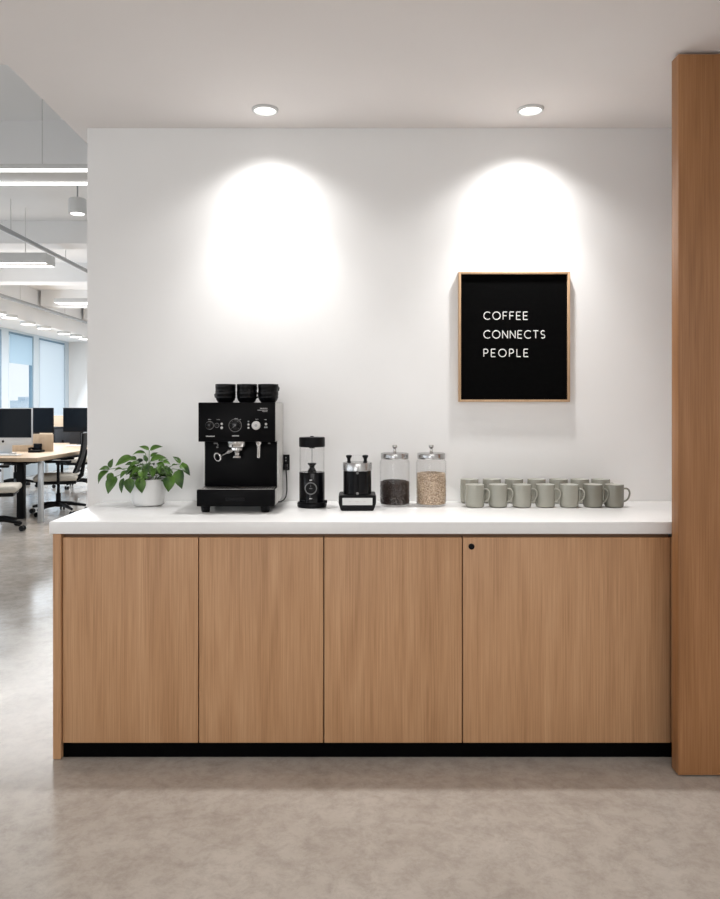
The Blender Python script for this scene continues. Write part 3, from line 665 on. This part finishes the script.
# ------------------------------------------------------------------ office furniture
XD = -3.55; ZD = .76
t = thing('desk', 'long light oak desk with a silver corner leg in the office', 'desk', (-4.5, 10, 0))
obj('desktop', bx(BM(), -5.6, XD, 8.35, 11.75, ZD-.045, ZD, .004), 'oaklight', t)
b = BM(); bx(b, -5.5, -3.62, 8.45, 8.50, ZD-.07, ZD-.046); bx(b, -3.67, -3.62, 8.5, 11.65, ZD-.07, ZD-.046); obj('rail', b, 'blackmetal', t)
for (x, y, m) in [(-3.60, 8.56, 'alum'), (-3.60, 11.6, 'alum'), (-5.5, 8.56, 'alum'), (-5.5, 11.6, 'alum')]:
    o = obj('leg', bx(BM(), x-.025, x+.025, y-.03, y+.03, .0, ZD-.046, .004), m, t); o['label'] = 'silver metal leg'
o = obj('leg', bx(BM(), -3.99, -3.91, 8.80, 8.88, .0, ZD-.046, .004), 'black', t); o['label'] = 'black lifting column'
t = thing('desk', 'farther oak desk behind the monitors carrying a tall wooden screen', 'desk', (-4.9, 13.6, 0))
obj('desktop', bx(BM(), -6.0, -3.6, 12.75, 14.4, ZD-.04, ZD, .004), 'oaklight', t)
for (x, y) in [(-5.9, 12.85), (-3.75, 12.85), (-5.9, 14.3), (-3.75, 14.3)]: obj('leg', bx(BM(), x-.025, x+.025, y-.025, y+.025, 0, ZD-.041, .003), 'alum', t)
tag(obj('desk_screen', bx(BM(), -5.8, -3.7, 12.86, 12.90, ZD+.001, 1.178, .003), 'oaklight', None, (-4.8, 12.88, ZD)), 'tall wooden desk screen seen between the two rear monitors', 'partition')
tag(obj('desk_screen', bx(BM(), -5.1, -3.855, 9.52, 9.56, ZD+.001, .985, .003), 'oaklight', None, (-4.5, 9.54, ZD)), 'low wooden desk screen behind the large silver monitor', 'partition')
tag(obj('desk_screen', bx(BM(), -4.36, -3.58, 11.42, 11.45, ZD+.001, 1.0, .003), 'meshfab', None, (-4, 11.43, ZD)), 'black desk screen below the rear right monitor', 'partition')
def monitor(x0, x1, y, z0, z1, lab, chin, screen='screen'):
    cx = (x0+x1)/2; t = thing('monitor', lab, 'monitor', (cx, y+.1, ZD), 'desk monitors in the office')
    obj('casing', bx(BM(), x0, x1, y, y+.035, z0, z1, .004), 'alum' if chin else 'black', t)
    sz = z0+(.092 if chin else .012)
    obj('screen', bx(BM(), x0+.006, x1-.006, y-.002, y+.001, sz, z1-.008), screen, t)
    b = BM(); s0 = ZD+.012
    bx(b, cx-.09, cx+.09, y+.04, y+.055, s0, z0+.12, .004); bx(b, cx-.11, cx+.11, y-.06, y+.14, ZD+.0005, s0, .004)
    st = obj('stand', b, 'alum' if chin else 'black', t)
    if chin:
        b = BM(); cyl(b, .015, 0, .002, cx, y+.0005, 0, 20, RX, z0+.046); bx(b, cx+.001, cx+.006, y-.0012, y+.0005, z0+.060, z0+.067); o = obj('emblem', b, 'black', t); o['label'] = 'small black emblem'
pm = at(31.8, 408, 9.0)
monitor(pm.x-.70, pm.x, 9.0, .868, 1.320, 'large silver monitor with dark screen on the front desk, cut by the picture edge', True)
ma = at(53, 408, 11.0); monitor(ma.x-.62, ma.x, 11.0, .945, 1.318, 'black monitor behind the large silver one, nearer the wooden screen', False)
mb = at(63, 408, 11.1); monitor(mb.x, mb.x+.66, 11.1, .955, 1.318, 'black monitor beside the white wall edge, above the office chair', False)
tp = at(36.5, 450, 9.35)
t = thing('desk_phone', 'small black telephone in front of the low wooden desk screen', 'telephone', (tp.x, 9.35, ZD))
b = BM(); bx(b, tp.x-.075, tp.x+.075, 9.27, 9.43, ZD+.0005, ZD+.03, .006); bx(b, tp.x-.05, tp.x+.05, 9.37, 9.41, ZD+.03, ZD+.11, .006, 2); obj('body', b, 'black', t)
obj('display', bx(BM(), tp.x-.03, tp.x+.03, 9.366, 9.3695, ZD+.055, ZD+.09), 'screen', t)
b = BM(); tube(b, [(tp.x-.065, 9.29, ZD+.045), (tp.x-.065, 9.34, ZD+.055), (tp.x-.065, 9.41, ZD+.045)], [.018, .012, .018], 10); obj('handset', b, 'blackgloss', t)
def keyboard(x, y, lab):
    t = thing('keyboard', lab, 'keyboard', (x, y, ZD), 'keyboards on the oak desk')
    obj('base', bx(BM(), x-.22, x+.22, y-.065, y+.065, ZD+.0005, ZD+.014, .003), 'whiteplastic', t)
    b = BM()
    for r in range(4):
        for k in range(14): bx(b, x-.21+k*.03, x-.185+k*.03, y-.055+r*.028, y-.032+r*.028, ZD+.0142, ZD+.018)
    obj('keys', b, 'whiteplastic', t)
keyboard(-4.14, 8.72, 'white keyboard in front of the large silver monitor'); keyboard(-3.93, 10.78, 'white keyboard in front of the rear right monitor')

# office chairs: faces +X
def chair():
    t = thing('office_chair', 'x', 'office chair', (0, 0, 0), 'black office chairs around the desks')
    s = obj('seat', bx(BM(), -.23, .27, -.25, .25, .425, .495, .03, 4), 'beige', t); s['label'] = 'beige padded seat'
    obj('seat_shell', bx(BM(), -.22, .24, -.23, .23, .385, .424, .012, 3), 'black', t)
    b = BM(); n = 8; fr = []
    def bp(u, v): # u across -1..1, v up 0..1
        return Vector((-.245-.10*v+.05*(u*u)-.03*math.sin(PI*v), .225*u*(1-.12*v), .53+.47*v))
    g = [[b.verts.new(bp(-1+2*i/n, j/n)) for i in range(n+1)] for j in range(n+1)]
    for j in range(n):
        for i in range(n): b.faces.new((g[j][i], g[j][i+1], g[j+1][i+1], g[j+1][i]))
    ex = bmesh.ops.solidify(b, geom=b.faces[:], thickness=.018)
    bk = obj('backrest', b, 'meshfab', t)
    pts = [bp(-1, k/8) for k in range(9)]+[bp(-1+k/4, 1) for k in range(1, 9)]+[bp(1, 1-k/8) for k in range(1, 9)]+[bp(1-k/4, 0) for k in range(1, 9)]
    obj('back_frame', tube(BM(), pts, .016, 8), 'black', bk)
    obj('back_support', tube(BM(), [(-.05, 0, .40), (-.2, 0, .41), (-.275, 0, .48), (-.30, 0, .65), (-.335, 0, .80)], [.03, .03, .028, .022, .018], 10), 'black', t)
    for s_ in (-1, 1):
        a = obj('armrest', tube(BM(), [(-.02, s_*.22, .41), (-.02, s_*.285, .42), (-.02, s_*.295, .55), (-.02, s_*.29, .655)], .017, 8), 'black', t)
        obj('arm_pad', bx(BM(), -.17, .13, s_*.29-.04, s_*.29+.04, .655, .685, .012, 3), 'black', a)
    cl = obj('column', lathe(BM(), [(0, .09), (.03, .09), (.03, .25), (.019, .26), (.019, .385), (0, .385)], n=16), 'black', t)
    for k in range(5):
        an = math.radians(-22+72*k); c, s2 = math.cos(an), math.sin(an)
        lg = obj('base_arm', tube(BM(), [(0, 0, .125), (c*.15, s2*.15, .12), (c*.33, s2*.33, .085)], [.032, .026, .016], 8), 'black', t)
        b = BM()
        for o_ in (-.018, .018):
            lathe(b, [(0, -.011), (.026, -.011), (.03, -.006), (.03, .006), (.026, .011), (0, .011)], c*.34-s2*o_, s2*.34+c*o_, .0305, 18, Matrix.Rotation(an, 4, 'Z') @ Matrix.Rotation(PI/2, 4, 'X'))
        obj('caster', b, 'blackgloss', lg)
    return t
c0 = chair()
c0.location = (-3.88, 7.98, 0); c0.rotation_euler = (0, 0, .3); c0['label'] = 'beige-seated black office chair in front of the silver monitor, cut by the picture edge'
copy_thing(c0, (-3.67, 9.25, 0), 'black office chair with beige seat pushed under the desk, beside the white wall edge', PI+.3)
copy_thing(c0, (-5.55, 12.2, 0), 'black office chair seen under the desk at the far side, left of the silver leg', PI/2+.2)
copy_thing(c0, (-4.55, 12.2, 0), 'black office chair seen under the desk behind the beige seated chair', PI/2-.3)
